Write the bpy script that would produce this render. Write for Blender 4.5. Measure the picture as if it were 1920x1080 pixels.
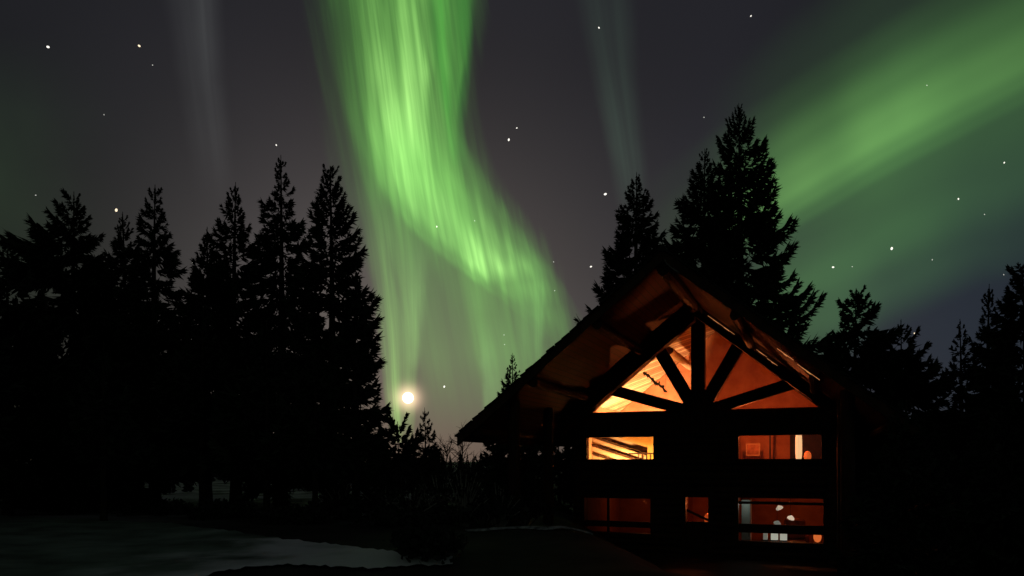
import bpy, bmesh, math, random
import numpy as np
from mathutils import Vector, Matrix

for o in list(bpy.data.objects):
    bpy.data.objects.remove(o)
C = bpy.context.scene.collection
R = math.radians
SC = bpy.context.scene

# ------------------------------------------------------------------ camera, world, moonlight, exposure
F = 1400.0; CX = 960.0; HY = 865.0            # focal length and horizon, in pixels of the 1920 px wide photograph
def at(px, py, Y):
    return Vector(((px-CX)/F*Y, Y, (HY-py)/F*Y))

cd = bpy.data.cameras.new('camera'); cam = bpy.data.objects.new('camera', cd); C.objects.link(cam)
cam.location = (0, 0, 0); cam.rotation_euler = (R(90), 0, 0)
cd.sensor_width = 36; cd.lens = 36*F/1920; cd.shift_y = (HY-540)/1920
cd.clip_start = 0.1; cd.clip_end = 30000
SC.camera = cam

MOON = at(765, 746, 6600.0); MD = MOON.normalized()
moon_el = math.asin(MD.z); moon_az = math.atan2(MD.x, MD.y)

W = bpy.data.worlds.new('World'); SC.world = W; W.use_nodes = True
nt = W.node_tree; nt.nodes.clear()
def N(t, typ, **kw):
    n = t.nodes.new(typ)
    for k, v in kw.items(): setattr(n, k, v)
    return n
def mth(t, op, a, b=None, c=None, clamp=False):
    n = N(t, 'ShaderNodeMath', operation=op, use_clamp=clamp)
    for i, v in enumerate((a, b, c)):
        if v is None: continue
        if isinstance(v, (int, float)): n.inputs[i].default_value = v
        else: t.links.new(v, n.inputs[i])
    return n.outputs[0]
def mixc(t, f, a, b, blend='MIX'):
    n = N(t, 'ShaderNodeMix', data_type='RGBA', blend_type=blend)
    for s, v in ((0, f), (6, a), (7, b)):
        if isinstance(v, (int, float)): n.inputs[s].default_value = v
        elif isinstance(v, tuple): n.inputs[s].default_value = (*v, 1)
        else: t.links.new(v, n.inputs[s])
    return n.outputs[2]
def ramp(t, fac, stops, interp='EASE'):
    n = N(t, 'ShaderNodeValToRGB'); cr = n.color_ramp; cr.interpolation = interp
    while len(cr.elements) < len(stops): cr.elements.new(0.5)
    for e, (p, c) in zip(cr.elements, stops):
        e.position = p
        e.color = (c, c, c, 1) if isinstance(c, (int, float)) else (*c, 1)
    t.links.new(fac, n.inputs[0])
    return n.outputs[0]
def smooth(t, v, a, b, lo=0.0, hi=1.0):
    n = N(t, 'ShaderNodeMapRange', interpolation_type='SMOOTHSTEP')
    t.links.new(v, n.inputs[0])
    for i, x in enumerate((a, b, lo, hi)): n.inputs[i+1].default_value = x
    return n.outputs[0]

geo = N(nt, 'ShaderNodeTexCoord')
sep = N(nt, 'ShaderNodeSeparateXYZ'); nt.links.new(geo.outputs['Generated'], sep.inputs[0])
az = mth(nt, 'ARCTAN2', sep.outputs[0], sep.outputs[1])
el = mth(nt, 'ARCSINE', sep.outputs[2])
dp = N(nt, 'ShaderNodeVectorMath', operation='DOT_PRODUCT'); nt.links.new(geo.outputs['Generated'], dp.inputs[0]); dp.inputs[1].default_value = tuple(MD)
ang = mth(nt, 'ARCCOSINE', mth(nt, 'MINIMUM', dp.outputs['Value'], 0.9999999))
# the night sky: grey violet overhead, olive to the west, slate blue to the east
lr = smooth(nt, az, -0.62, -0.25)
base = mixc(nt, lr, (0.0110, 0.0145, 0.0128), (0.0275, 0.0278, 0.0365))
rr = smooth(nt, az, 0.30, 0.62)
base = mixc(nt, rr, base, (0.0230, 0.0300, 0.0440))
hi = smooth(nt, el, 0.18, 0.52)
base = mixc(nt, mth(nt, 'MULTIPLY', hi, 0.9), base, (0.0160, 0.0158, 0.0205))
back = smooth(nt, sep.outputs[1], 0.05, -0.5)
base = mixc(nt, back, base, (0.0220, 0.0290, 0.0230))
nz = N(nt, 'ShaderNodeTexNoise'); nz.inputs['Scale'].default_value = 2.6; nz.inputs['Detail'].default_value = 2.0
nt.links.new(geo.outputs['Generated'], nz.inputs['Vector'])
base = mixc(nt, 1.0, base, ramp(nt, nz.outputs[0], [(0.25, 0.62), (0.75, 1.0)], 'LINEAR'), 'MULTIPLY')
# moonlit air round the low moon
def gauss(sig):
    q = mth(nt, 'DIVIDE', ang, sig)
    return mth(nt, 'EXPONENT', mth(nt, 'MULTIPLY', mth(nt, 'MULTIPLY', q, q), -1.0))
g1 = mixc(nt, 1.0, gauss(0.27), (0.095, 0.078, 0.064), 'MULTIPLY')
g2 = mixc(nt, 1.0, gauss(0.0138), (1.15, 0.76, 0.50), 'MULTIPLY')
tot = mixc(nt, 1.0, base, g1, 'ADD'); tot = mixc(nt, 1.0, tot, g2, 'ADD')
sky = N(nt, 'ShaderNodeTexSky', sky_type='NISHITA', sun_disc=False)
sky.sun_elevation = moon_el; sky.sun_rotation = moon_az
skyc = mixc(nt, 1.0, sky.outputs[0], (0.0008, 0.0008, 0.0008), 'MULTIPLY')
tot = mixc(nt, 1.0, tot, skyc, 'ADD')
bg = N(nt, 'ShaderNodeBackground'); bg.inputs['Strength'].default_value = 1.0
nt.links.new(tot, bg.inputs['Color'])
wo = N(nt, 'ShaderNodeOutputWorld'); nt.links.new(bg.outputs[0], wo.inputs['Surface'])

sd = bpy.data.lights.new('moonlight', 'SUN'); sd.energy = 0.03; sd.angle = R(0.5); sd.color = (1.0, 0.86, 0.68)
so = bpy.data.objects.new('moonlight', sd); C.objects.link(so)
so.rotation_euler = MD.to_track_quat('Z', 'Y').to_euler(); so.location = (0, 0, 60)

SC.view_settings.view_transform = 'Standard'; SC.view_settings.look = 'None'
SC.view_settings.exposure = 0.0; SC.view_settings.gamma = 1.0
SC.render.engine = 'CYCLES'
SC.cycles.use_denoising = True
SC.cycles.max_bounces = 8; SC.cycles.diffuse_bounces = 4; SC.cycles.transparent_max_bounces = 24
SC.cycles.sample_clamp_indirect = 4.0
SC.cycles.caustics_reflective = False; SC.cycles.caustics_refractive = False

# ------------------------------------------------------------------ object helpers
def tag(o, label=None, cat=None, group=None, kind=None):
    if label: o['label'] = label
    if cat: o['category'] = cat
    if group: o['group'] = group
    if kind: o['kind'] = kind
    return o
def empty(name, loc, rz=0.0):
    o = bpy.data.objects.new(name, None); C.objects.link(o); o.location = loc; o.rotation_euler = (0, 0, rz)
    o.empty_display_size = 0.3
    return o
def link(name, me, mat, parent=None, loc=None):
    me.materials.append(mat)
    o = bpy.data.objects.new(name, me); C.objects.link(o)
    if parent: o.parent = parent
    if loc is not None: o.location = loc
    return o
def bmobj(name, bm, mat, parent=None, loc=None, smooth_=False):
    bmesh.ops.recalc_face_normals(bm, faces=bm.faces[:])
    me = bpy.data.meshes.new(name); bm.to_mesh(me); bm.free()
    if smooth_:
        for p in me.polygons: p.use_smooth = True
    return link(name, me, mat, parent, loc)
def box(bm, x0, x1, y0, y1, z0, z1, bev=0.0):
    r = bmesh.ops.create_cube(bm, size=1.0)
    vs = r['verts']
    for v in vs:
        v.co = Vector((x0+(v.co.x+.5)*(x1-x0), y0+(v.co.y+.5)*(y1-y0), z0+(v.co.z+.5)*(z1-z0)))
    if bev > 0:
        es = list({e for v in vs for e in v.link_edges})
        bmesh.ops.bevel(bm, geom=es, offset=bev, segments=1, affect='EDGES')
def tube(bm, pts, rads, n=10, caps=True, wob=0.0, rnd=None):
    pts = [Vector(p) for p in pts]; rings = []
    for i, p in enumerate(pts):
        t = (pts[min(i+1, len(pts)-1)]-pts[max(i-1, 0)])
        if t.length < 1e-9: t = Vector((0, 0, 1))
        t.normalize()
        ref = Vector((0, 0, 1)) if abs(t.z) < 0.95 else Vector((1, 0, 0))
        a = t.cross(ref).normalized(); b = t.cross(a)
        ring = []
        for k in range(n):
            q = 2*math.pi*k/n
            rr = rads[i]*(1+(rnd.uniform(-wob, wob) if rnd else 0))
            ring.append(bm.verts.new(p+a*math.cos(q)*rr+b*math.sin(q)*rr))
        rings.append(ring)
    for i in range(len(rings)-1):
        for k in range(n):
            bm.faces.new((rings[i][k], rings[i][(k+1) % n], rings[i+1][(k+1) % n], rings[i+1][k]))
    if caps:
        bm.faces.new(rings[0][::-1]); bm.faces.new(rings[-1])
def log(bm, p, q, r, rnd, n=10, seg=6, wob=0.03):
    p = Vector(p); q = Vector(q)
    tube(bm, [p.lerp(q, i/seg) for i in range(seg+1)], [r*(1+rnd.uniform(-wob, wob)) for _ in range(seg+1)], n, True, 0.02, rnd)
def prism(bm, poly, y0, y1):
    """polygon in the (x, z) plane pushed from y0 to y1"""
    a = [bm.verts.new((x, y0, z)) for x, z in poly]; b = [bm.verts.new((x, y1, z)) for x, z in poly]
    bm.faces.new(a); bm.faces.new(b[::-1])
    for i in range(len(poly)):
        j = (i+1) % len(poly)
        bm.faces.new((a[j], a[i], b[i], b[j]))

# ------------------------------------------------------------------ materials
def mat(name, col, col2=None, scale=3.0, rough=0.85, bump=0.0, stretch=(1, 1, 1), detail=5.0, lo=0.35, hi_=0.65, spec=0.2):
    m = bpy.data.materials.new(name); m.use_nodes = True; t = m.node_tree
    p = t.nodes['Principled BSDF']; p.inputs['Roughness'].default_value = rough
    p.inputs['Specular IOR Level'].default_value = spec
    tc = N(t, 'ShaderNodeTexCoord'); mp = N(t, 'ShaderNodeMapping'); mp.inputs['Scale'].default_value = stretch
    t.links.new(tc.outputs['Object'], mp.inputs[0])
    n = N(t, 'ShaderNodeTexNoise'); n.inputs['Scale'].default_value = scale; n.inputs['Detail'].default_value = detail
    t.links.new(mp.outputs[0], n.inputs['Vector'])
    if col2 is None: col2 = tuple(c*0.55 for c in col)
    c = ramp(t, n.outputs[0], [(lo, col2), (hi_, col)], 'LINEAR')
    t.links.new(c, p.inputs['Base Color'])
    if bump:
        b = N(t, 'ShaderNodeBump'); b.inputs['Strength'].default_value = bump; b.inputs['Distance'].default_value = 0.05
        t.links.new(n.outputs[0], b.inputs['Height']); t.links.new(b.outputs[0], p.inputs['Normal'])
    return m
def planks(name, col, col2, direction, pitch, rough=0.6, gap=(0.02, 0.012, 0.006)):
    """boards laid side by side; direction = object-space vector ACROSS the boards"""
    m = bpy.data.materials.new(name); m.use_nodes = True; t = m.node_tree
    p = t.nodes['Principled BSDF']; p.inputs['Roughness'].default_value = rough; p.inputs['Specular IOR Level'].default_value = 0.25
    tc = N(t, 'ShaderNodeTexCoord')
    d = N(t, 'ShaderNodeVectorMath', operation='DOT_PRODUCT'); t.links.new(tc.outputs['Object'], d.inputs[0])
    d.inputs[1].default_value = tuple(Vector(direction).normalized()/pitch)
    v = d.outputs['Value']; fr = mth(t, 'FRACT', v); fl = mth(t, 'FLOOR', v)
    wn = N(t, 'ShaderNodeTexWhiteNoise', noise_dimensions='1D'); t.links.new(fl, wn.inputs['W'])
    c = mixc(t, wn.outputs['Value'], col2, col)
    n = N(t, 'ShaderNodeTexNoise'); n.inputs['Scale'].default_value = 4.0; n.inputs['Detail'].default_value = 4.0
    t.links.new(tc.outputs['Object'], n.inputs['Vector'])
    c = mixc(t, 0.5, c, ramp(t, n.outputs[0], [(0.3, 0.55), (0.7, 1.0)], 'LINEAR'), 'MULTIPLY')
    e = mth(t, 'MULTIPLY', mth(t, 'GREATER_THAN', fr, 0.16), 1.0)
    c = mixc(t, e, gap, c)
    t.links.new(c, p.inputs['Base Color'])
    return m
def glow(name, col, strength):
    m = bpy.data.materials.new(name); m.use_nodes = True; t = m.node_tree
    p = t.nodes['Principled BSDF']; p.inputs['Base Color'].default_value = (*[min(1, c) for c in col], 1)
    p.inputs['Emission Color'].default_value = (*col, 1); p.inputs['Emission Strength'].default_value = strength
    return m
def glass():
    m = bpy.data.materials.new('window_glass'); m.use_nodes = True; t = m.node_tree; t.nodes.clear()
    tr = N(t, 'ShaderNodeBsdfTransparent'); tr.inputs[0].default_value = (0.97, 0.96, 0.94, 1)
    gl = N(t, 'ShaderNodeBsdfGlossy'); gl.inputs['Roughness'].default_value = 0.02
    mx = N(t, 'ShaderNodeMixShader'); mx.inputs[0].default_value = 0.05
    o = N(t, 'ShaderNodeOutputMaterial')
    t.links.new(tr.outputs[0], mx.inputs[1]); t.links.new(gl.outputs[0], mx.inputs[2]); t.links.new(mx.outputs[0], o.inputs[0])
    return m
M = dict(
    needle=mat('spruce_needles', (0.055, 0.070, 0.046), (0.018, 0.026, 0.016), 1.3, 0.8),
    needle2=mat('spruce_needles_dusky', (0.050, 0.056, 0.044), (0.014, 0.016, 0.012), 1.1, 0.8),
    bark=mat('spruce_bark', (0.060, 0.045, 0.034), None, 6, 0.95, 0.5, (1, 1, 0.25)),
    birch=mat('pale_bark', (0.30, 0.29, 0.27), (0.07, 0.06, 0.055), 7, 0.8, 0.2, (1, 1, 3.0)),
    willow=mat('pale_willow_stems', (0.62, 0.58, 0.52), (0.25, 0.22, 0.19), 5, 0.9),
    twig=mat('bare_twigs', (0.075, 0.060, 0.050), None, 6, 0.9),
    log=mat('dark_logs', (0.095, 0.045, 0.022), (0.040, 0.019, 0.010), 3.5, 0.6, 0.3, (0.25, 2, 2)),
    timber=mat('dark_timber', (0.080, 0.036, 0.018), (0.036, 0.017, 0.009), 4.0, 0.6, 0.25, (1, 1, 0.4)),
    wall_in=mat('inner_walls', (0.46, 0.20, 0.085), (0.36, 0.14, 0.055), 2.0, 0.7),
    wall_pale=mat('stair_wall', (0.66, 0.44, 0.20), (0.56, 0.35, 0.14), 1.2, 0.7),
    stair=mat('stair_wood', (0.55, 0.36, 0.19), (0.36, 0.20, 0.09), 5.0, 0.5, 0.0, (0.3, 2, 2)),
    dark_wood=mat('dark_joinery', (0.060, 0.024, 0.012), None, 5.0, 0.5),
    floor_in=planks('floor_boards', (0.34, 0.18, 0.09), (0.22, 0.11, 0.05), (1, 0, 0), 0.14),
    ceil=planks('pine_ceiling', (0.74, 0.50, 0.27), (0.30, 0.14, 0.055), (0.93, -0.37, 0.0), 0.17),
    soffit=planks('soffit_boards', (0.115, 0.028, 0.012), (0.075, 0.017, 0.007), (1, 0, 0), 0.16),
    shingle=planks('roof_shingles', (0.050, 0.048, 0.044), (0.026, 0.026, 0.025), (0, 0, 1), 0.14, 0.9, (0.012, 0.012, 0.012)),
    deck=planks('deck_boards', (0.10, 0.07, 0.05), (0.06, 0.04, 0.03), (0, 1, 0), 0.15),
    glass=glass(),
    steel=mat('dark_steel', (0.05, 0.05, 0.05), None, 8, 0.4),
    antler=mat('antler_bone', (0.045, 0.028, 0.018), None, 12, 0.6),
    white=mat('white_enamel', (0.72, 0.76, 0.74), (0.60, 0.64, 0.62), 3, 0.35),
    cloth=mat('red_cloth', (0.30, 0.09, 0.05), None, 5, 0.9),
    paint=mat('picture_tones', (0.55, 0.25, 0.12), (0.16, 0.06, 0.03), 2.2, 0.7),
)

# ------------------------------------------------------------------ terrain
def ss(a, b, x):
    t = np.clip((np.asarray(x, float)-a)/(b-a), 0, 1); return t*t*(3-2*t)
def bump2(x, y, cx, cy, rx, ry, h):
    return h*np.exp(-(((x-cx)/rx)**2+((y-cy)/ry)**2))
def ground(x, y):
    x = np.asarray(x, float); y = np.asarray(y, float)
    z = -1.85 + 0*x
    z = z - 2.55*ss(1.5, 7.0, x)*ss(9, 17, y) - 0.6*ss(-4, 3, x)*ss(17, 24, y)*(1-ss(1.5, 7.0, x))
    z = z + bump2(x, y, 0.9, 18.3, 2.8, 1.7, 0.14) + bump2(x, y, -1.6, 14.2, 1.5, 1.2, 0.22)
    z = z - 2.2*ss(38, 90, y)
    near = 1-ss(60, 160, np.hypot(x, y))
    z = z + near*(1-.6*ss(2, -3, x)*ss(32, 26, y))*(0.07*np.sin(0.9*x+0.4*y)+0.05*np.sin(1.7*y-0.6*x+1.3)+0.025*np.sin(3.1*x+2.3*y))
    return z
def gz(x, y): return float(ground(x, y))

def axis(lo, hi, step):
    near = np.arange(lo, hi+.001, step)
    far = np.array([1.15**k for k in range(1, 46)])*8
    far = far[far < 9000]
    return np.concatenate([(lo-far)[::-1], near, hi+far])
xs = axis(-45, 45, 0.5); ys = axis(2, 62, 0.5)
X, Y = np.meshgrid(xs, ys); Z = ground(X, Y)
def grid_mesh(name, V, nx, ny):
    me = bpy.data.meshes.new(name)
    idx = np.arange(nx*ny).reshape(ny, nx)
    q = np.stack([idx[:-1, :-1], idx[:-1, 1:], idx[1:, 1:], idx[1:, :-1]], -1).reshape(-1)
    nf = len(q)//4
    me.vertices.add(len(V)); me.vertices.foreach_set('co', V.astype(np.float32).ravel())
    me.loops.add(len(q)); me.loops.foreach_set('vertex_index', q.astype(np.int32))
    me.polygons.add(nf); me.polygons.foreach_set('loop_start', (np.arange(nf)*4).astype(np.int32))
    me.update(calc_edges=True); me.validate()
    for p in me.polygons: p.use_smooth = True
    return me
gm = mat('dark_turf', (0.045, 0.042, 0.032), (0.016, 0.017, 0.013), 0.8, 0.95, 0.4, detail=8.0)
t = gm.node_tree; pb = t.nodes['Principled BSDF']; old = pb.inputs['Base Color'].links[0].from_socket
tc = N(t, 'ShaderNodeTexCoord'); sxyz = N(t, 'ShaderNodeSeparateXYZ'); t.links.new(tc.outputs['Object'], sxyz.inputs[0])
fn = N(t, 'ShaderNodeTexNoise'); fn.inputs['Scale'].default_value = 0.22; fn.inputs['Detail'].default_value = 6.0; t.links.new(tc.outputs['Object'], fn.inputs['Vector'])
far_ = mth(t, 'MULTIPLY', mth(t, 'MULTIPLY', smooth(t, sxyz.outputs[1], 20.5, 27), smooth(t, sxyz.outputs[0], 1.5, -1.0)), smooth(t, fn.outputs[0], .36, .58))
t.links.new(mixc(t, far_, old, (0.40, 0.40, 0.39)), pb.inputs['Base Color'])     # frost lying on the open meadow beyond the trees
g_ = link('ground', grid_mesh('ground', np.stack([X, Y, Z], -1).reshape(-1, 3), len(xs), len(ys)), gm); tag(g_, kind='structure')

def hit(px, py):
    """where the sight line through a photograph pixel meets the ground"""
    dx = (px-CX)/F; dz = (HY-py)/F
    y = np.arange(3.0, 90.0, 0.02); d = dz*y-ground(dx*y, y)
    k = np.argmax(d < 0)
    return dx*y[k], y[k]
# the pale track: a sheet lying on the terrain
cols = [(-260, 962, 1200), (-60, 966, 1190), (60, 972, 1180), (180, 976, 1170), (300, 982, 1150), (380, 992, 1085), (460, 1003, 1068), (540, 1015, 1064), (620, 1024, 1067), (700, 1034, 1072), (770, 1042, 1066), (860, 1048, 1064)]
P = []
for a, b in zip(cols[:-1], cols[1:]):
    for k in range(8):
        P.append([a[i]+(b[i]-a[i])*k/8 for i in range(3)])
NV = 44; PV = []; rnd = random.Random(3)
for px, t0, t1 in P:
    t0 += rnd.uniform(-2.2, 2.2); t1 += rnd.uniform(-2.5, 2.5)
    x0, y0 = hit(px, t0); x1, y1 = hit(px, t1)
    for k in range(NV):
        x = x0+(x1-x0)*k/(NV-1); y = y0+(y1-y0)*k/(NV-1)
        PV.append((x, y, gz(x, y)+0.05))
pm = mat('frosted_gravel', (0.25, 0.33, 0.26), (0.08, 0.11, 0.08), 0.9, 0.9, 0.25, detail=10.0, lo=0.30, hi_=0.70)
t = pm.node_tree; pb = t.nodes['Principled BSDF']; old = pb.inputs['Base Color'].links[0].from_socket
tc = N(t, 'ShaderNodeTexCoord'); sx = N(t, 'ShaderNodeSeparateXYZ'); t.links.new(tc.outputs['Object'], sx.inputs[0])
fn = N(t, 'ShaderNodeTexNoise'); fn.inputs['Scale'].default_value = 0.7; fn.inputs['Detail'].default_value = 8.0; t.links.new(tc.outputs['Object'], fn.inputs['Vector'])
k_ = mth(t, 'ADD', sx.outputs[0], mth(t, 'MULTIPLY', mth(t, 'SUBTRACT', fn.outputs[0], 0.5), 9.0))
t.links.new(mixc(t, smooth(t, k_, -7.0, -3.4), old, (0.80, 0.82, 0.80)), pb.inputs['Base Color'])     # deeper snow towards the cabin
p_ = link('path', grid_mesh('path', np.array(PV), NV, len(P)), pm); tag(p_, kind='structure')

# thin snow lying along the crest of the bank in front of the cabin
SV = []; ns = 60
for i in range(ns):
    px = 872+(1112-872)*i/(ns-1)
    xc, yc = (px-CX)/F*18.4, 18.4-0.25*math.sin(i*0.21)
    w = 0.17*math.sin(math.pi*i/(ns-1))**0.5*(0.7+0.5*math.sin(i*0.9)**2)+0.02
    for k in range(5):
        y = yc+w*(k/2-1); z = gz(xc, y)+0.03+0.05*(1-(k/2-1)**2)
        SV.append((xc, y, z))
sm = mat('old_snow', (0.42, 0.43, 0.43), (0.05, 0.05, 0.05), 5.0, 0.9, 0.3)
s_ = link('snow', grid_mesh('snow', np.array(SV), 5, ns), sm); tag(s_, kind='stuff'); s_['label'] = 'thin pale snow lying along the crest of the dark bank before the cabin'

# ------------------------------------------------------------------ log cabin
HX, HYY, TH = 7.5, 30.0, R(22)
cabin = empty('log_cabin', (HX, HYY, 0), -TH)
tag(cabin, 'dark log cabin with steep gable roof and glowing fan shaped gable window', 'cabin')
rn = random.Random(11)
FLOOR2, FLOOR1, BASE = -0.98, -3.75, -4.55
RIDGE_TOP, RT, SL = 6.52, 0.25, 0.80
FRONT, BACK, EAVE = -7.7, 7.0, 6.95
def under(s): return RIDGE_TOP-RT-SL*abs(s)
def glz(s): return 5.75-0.83*abs(s)
WS = 4.85                                        # half the width of the body
# openings of the front wall, measured from the photograph (s0, s1, z0, z1)
OPEN = {'ul': (-4.62, -1.76, 0.08, 1.02), 'ur': (1.54, 4.57, 0.08, 1.02), 'll': (-4.70, -1.88, -2.98, -1.52),
        'door': (-0.49, 0.42, -3.70, -1.42), 'lr': (1.54, 4.64, -3.12, -1.40)}
# front wall: light-tight core with exact openings, log courses in front
bm = bmesh.new()
ss_ = sorted({-WS, WS} | {v for o in OPEN.values() for v in o[:2]}); zz_ = sorted({BASE, 1.98} | {v for o in OPEN.values() for v in o[2:]})
for i in range(len(ss_)-1):
    for j in range(len(zz_)-1):
        c = ((ss_[i]+ss_[i+1])/2, (zz_[j]+zz_[j+1])/2)
        if any(o[0] < c[0] < o[1] and o[2] < c[1] < o[3] for o in OPEN.values()): continue
        box(bm, ss_[i], ss_[i+1], 0.0, 0.14, zz_[j], zz_[j+1])
z = BASE+0.14
while z < 1.95:
    iv = [(-WS-0.35, WS+0.35)]
    for o in OPEN.values():
        if o[2]-0.20 < z < o[3]+0.20:
            nv = []
            for a, b in iv:
                lo_, hi2 = o[0]-0.02, o[1]+0.02
                if lo_ > a: nv.append((a, min(b, lo_)))
                if hi2 < b: nv.append((max(a, hi2), b))
            iv = [q for q in nv if q[1]-q[0] > 0.05]
    for a, b in iv: log(bm, (a, -0.10, z), (b, -0.10, z), 0.15, rn)
    z += 0.275
bmobj('front_wall', bm, M['log'], cabin)
for sgn in (-1, 1):
    bm = bmesh.new()
    x0 = sgn*WS
    box(bm, min(x0, x0-sgn*.14), max(x0, x0-sgn*.14), 0.142, BACK-1, BASE, under(WS)-0.02)
    z = BASE+0.27
    while z < 2.1:
        log(bm, (x0+sgn*.08, -0.40, z), (x0+sgn*.08, BACK-0.7, z), 0.15, rn); z += 0.275
    bmobj('side_wall', bm, M['log'], cabin)
bm = bmesh.new(); prism(bm, [(-WS, BASE), (WS, BASE), (WS, under(WS)-.03), (0, under(0)-.03), (-WS, under(WS)-.03)], BACK-0.998, BACK-0.80)
bmobj('back_wall', bm, M['log'], cabin)
# roof
roof_bm = bmesh.new()
def slab(bm, sgn, e0, e1, top, bot, y0, y1, ny=1, jag=0.0):
    for i in range(ny):
        a = y0+(y1-y0)*i/ny; b = y0+(y1-y0)*(i+1)/ny
        prism(bm, [(sgn*e0, top-SL*e0), (sgn*e1, top-SL*e1), (sgn*e1, bot-SL*e1), (sgn*e0, bot-SL*e0)], a, b)
for sgn in (-1, 1): slab(roof_bm, sgn, 0, EAVE, RIDGE_TOP, RIDGE_TOP-RT, FRONT, BACK)
roof = bmobj('roof', roof_bm, M['shingle'], cabin)
# shingle courses, lifted tab ends and debris along the verge, so the edge is never a ruled line
bm = bmesh.new()
for sgn in (-1, 1):
    d = 0.05
    while d < EAVE+.05:
        y = FRONT-0.10
        h = rn.uniform(0.015, 0.05)
        a, b = d, d+rn.uniform(0.20, 0.28)
        b = min(b, EAVE+0.12)
        prism(bm, [(sgn*a, RIDGE_TOP+.004-SL*a), (sgn*b, RIDGE_TOP+h-SL*b), (sgn*b, RIDGE_TOP+h-.05-SL*b), (sgn*a, RIDGE_TOP-.05-SL*a)], y-rn.uniform(-.04, .05), FRONT+rn.uniform(.2, .3))
        prism(bm, [(sgn*a, RIDGE_TOP+.004-SL*a), (sgn*b, RIDGE_TOP+h*.7-SL*b), (sgn*b, RIDGE_TOP+.004-SL*b)], FRONT+.302, BACK+rn.uniform(-.03, .08))
        d += 0.245
bmobj('shingle_course', bm, M['shingle'], roof)
bm = bmesh.new(); log(bm, (0, FRONT-.12, RIDGE_TOP+.0), (0, BACK+.1, RIDGE_TOP+.0), 0.10, rn, 8, 20)
bmobj('ridge_cap', bm, M['shingle'], roof)
bm = bmesh.new()
for sgn in (-1, 1): slab(bm, sgn, 0.0, EAVE-.01, RIDGE_TOP-RT-.003, RIDGE_TOP-RT-.045, FRONT+.13, -0.24)
bmobj('soffit', bm, M['soffit'], roof)
for sgn in (-1, 1):
    bm = bmesh.new(); slab(bm, sgn, 0.002, EAVE+.03, RIDGE_TOP-.055, RIDGE_TOP-RT-.14, FRONT+.0-.045, FRONT+.115)
    bmobj('barge_board', bm, M['timber'], roof)
# purlins carrying the deep overhang and showing under the soffit
for s in (-6.3, -4.3, -2.1, 0.0, 2.1, 4.3, 6.3):
    bm = bmesh.new(); r = 0.15 if s else 0.22
    zc = under(s)-0.05-r*1.25 if s else under(0)-.33
    if abs(s) < 4.4 or True:
        log(bm, (s, FRONT+.17, zc), (s, -0.44, zc), r, rn, 12, 10)
    bmobj('purlin', bm, M['timber'], cabin)
# king post bent halfway along the overhang
YB = -1.0
for sgn in (-1, 1):
    bm = bmesh.new()
    slab(bm, sgn, 0.0, 5.6, RIDGE_TOP-RT-(.05 if sgn < 0 else .34), RIDGE_TOP-RT-(.82 if sgn < 0 else .64), YB-.2, YB+.2)
    bmobj('rafter', bm, M['timber'], cabin)
# front posts of the porch with their plate
for sgn in (-1, 1):
    for yp in (FRONT+.75, -3.4):
        bm = bmesh.new(); log(bm, (sgn*5.2, yp, BASE-.3), (sgn*5.2, yp, under(5.2)-.05), 0.20, rn, 12, 8)
        bmobj('porch_post', bm, M['timber'], cabin)
# gable frame: rafters over the fan window
SLITS = []
for sgn in (-1, 1):
    bm = bmesh.new(); top = under(0)-.15
    prism(bm, [(0, glz(0)), (sgn*4.95, glz(4.95)), (sgn*4.95, top-SL*4.95), (0, top)], -0.22, 0.20)
    prism(bm, [(sgn*4.6, glz(4.6)-.02), (sgn*5.3, under(5.3)-.4), (sgn*5.3, under(5.3)-.05), (sgn*4.6, under(4.6)-.05)], -0.25, 0.23)
    cuts = [0.0]+[v for q in SLITS for v in q]+[5.3]
    for i in range(0, len(cuts), 2):
        a, b = cuts[i], cuts[i+1]
        prism(bm, [(sgn*a, top-SL*a+.002), (sgn*b, top-SL*b+.002), (sgn*b, under(b)-.046), (sgn*a, under(a)-.046)], -0.235, 0.19)
    if sgn < 0:
        for a, b in SLITS:
            prism(bm, [(sgn*a, top-SL*a+.002), (sgn*b, top-SL*b+.002), (sgn*b, under(b)-.046), (sgn*a, under(a)-.046)], -0.235, 0.19)
    bmobj('gable_rafter', bm, M['timber'], cabin)
bm = bmesh.new(); box(bm, -5.0, 5.0, -0.30, 0.145, 1.10, 1.995, 0.03)
bmobj('tie_beam', bm, M['timber'], cabin)
def beam(p, q, w, y0, y1, name):
    bm = bmesh.new(); p = Vector((p[0], 0, p[1])); q = Vector((q[0], 0, q[1])); t = (q-p).normalized(); n_ = Vector((-t.z, 0, t.x))*w/2
    prism(bm, [((p-n_).x, (p-n_).z), ((q-n_).x, (q-n_).z), ((q+n_).x, (q+n_).z), ((p+n_).x, (p+n_).z)], y0, y1)
    bmesh.ops.bevel(bm, geom=bm.edges[:], offset=0.035, segments=2, affect='EDGES')
    bmobj(name, bm, M['timber'], cabin)
beam((0, 1.6), (0, 5.95), 0.53, -0.285, 0.16, 'king_post')
for sgn in (-1, 1):
    beam((sgn*0.12, 2.05), (sgn*1.66, 4.72), 0.50, -0.262, 0.12, 'fan_strut')
    beam((sgn*0.12, 1.95), (sgn*3.75, 3.05), 0.45, -0.248, 0.10, 'fan_strut')
bm = bmesh.new(); prism(bm, [(-.92, 1.99), (.92, 1.99), (.52, 2.42), (0.26, 2.55), (-.26, 2.55), (-.52, 2.42)], -0.31, 0.13)
bmobj('hub_plate', bm, M['timber'], cabin)
gw = bmobj('gable_window', (lambda b: (box(b, -4.6, 4.6, -0.10, 0.08, 1.96, 2.03), b)[1])(bmesh.new()), M['timber'], cabin)
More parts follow.
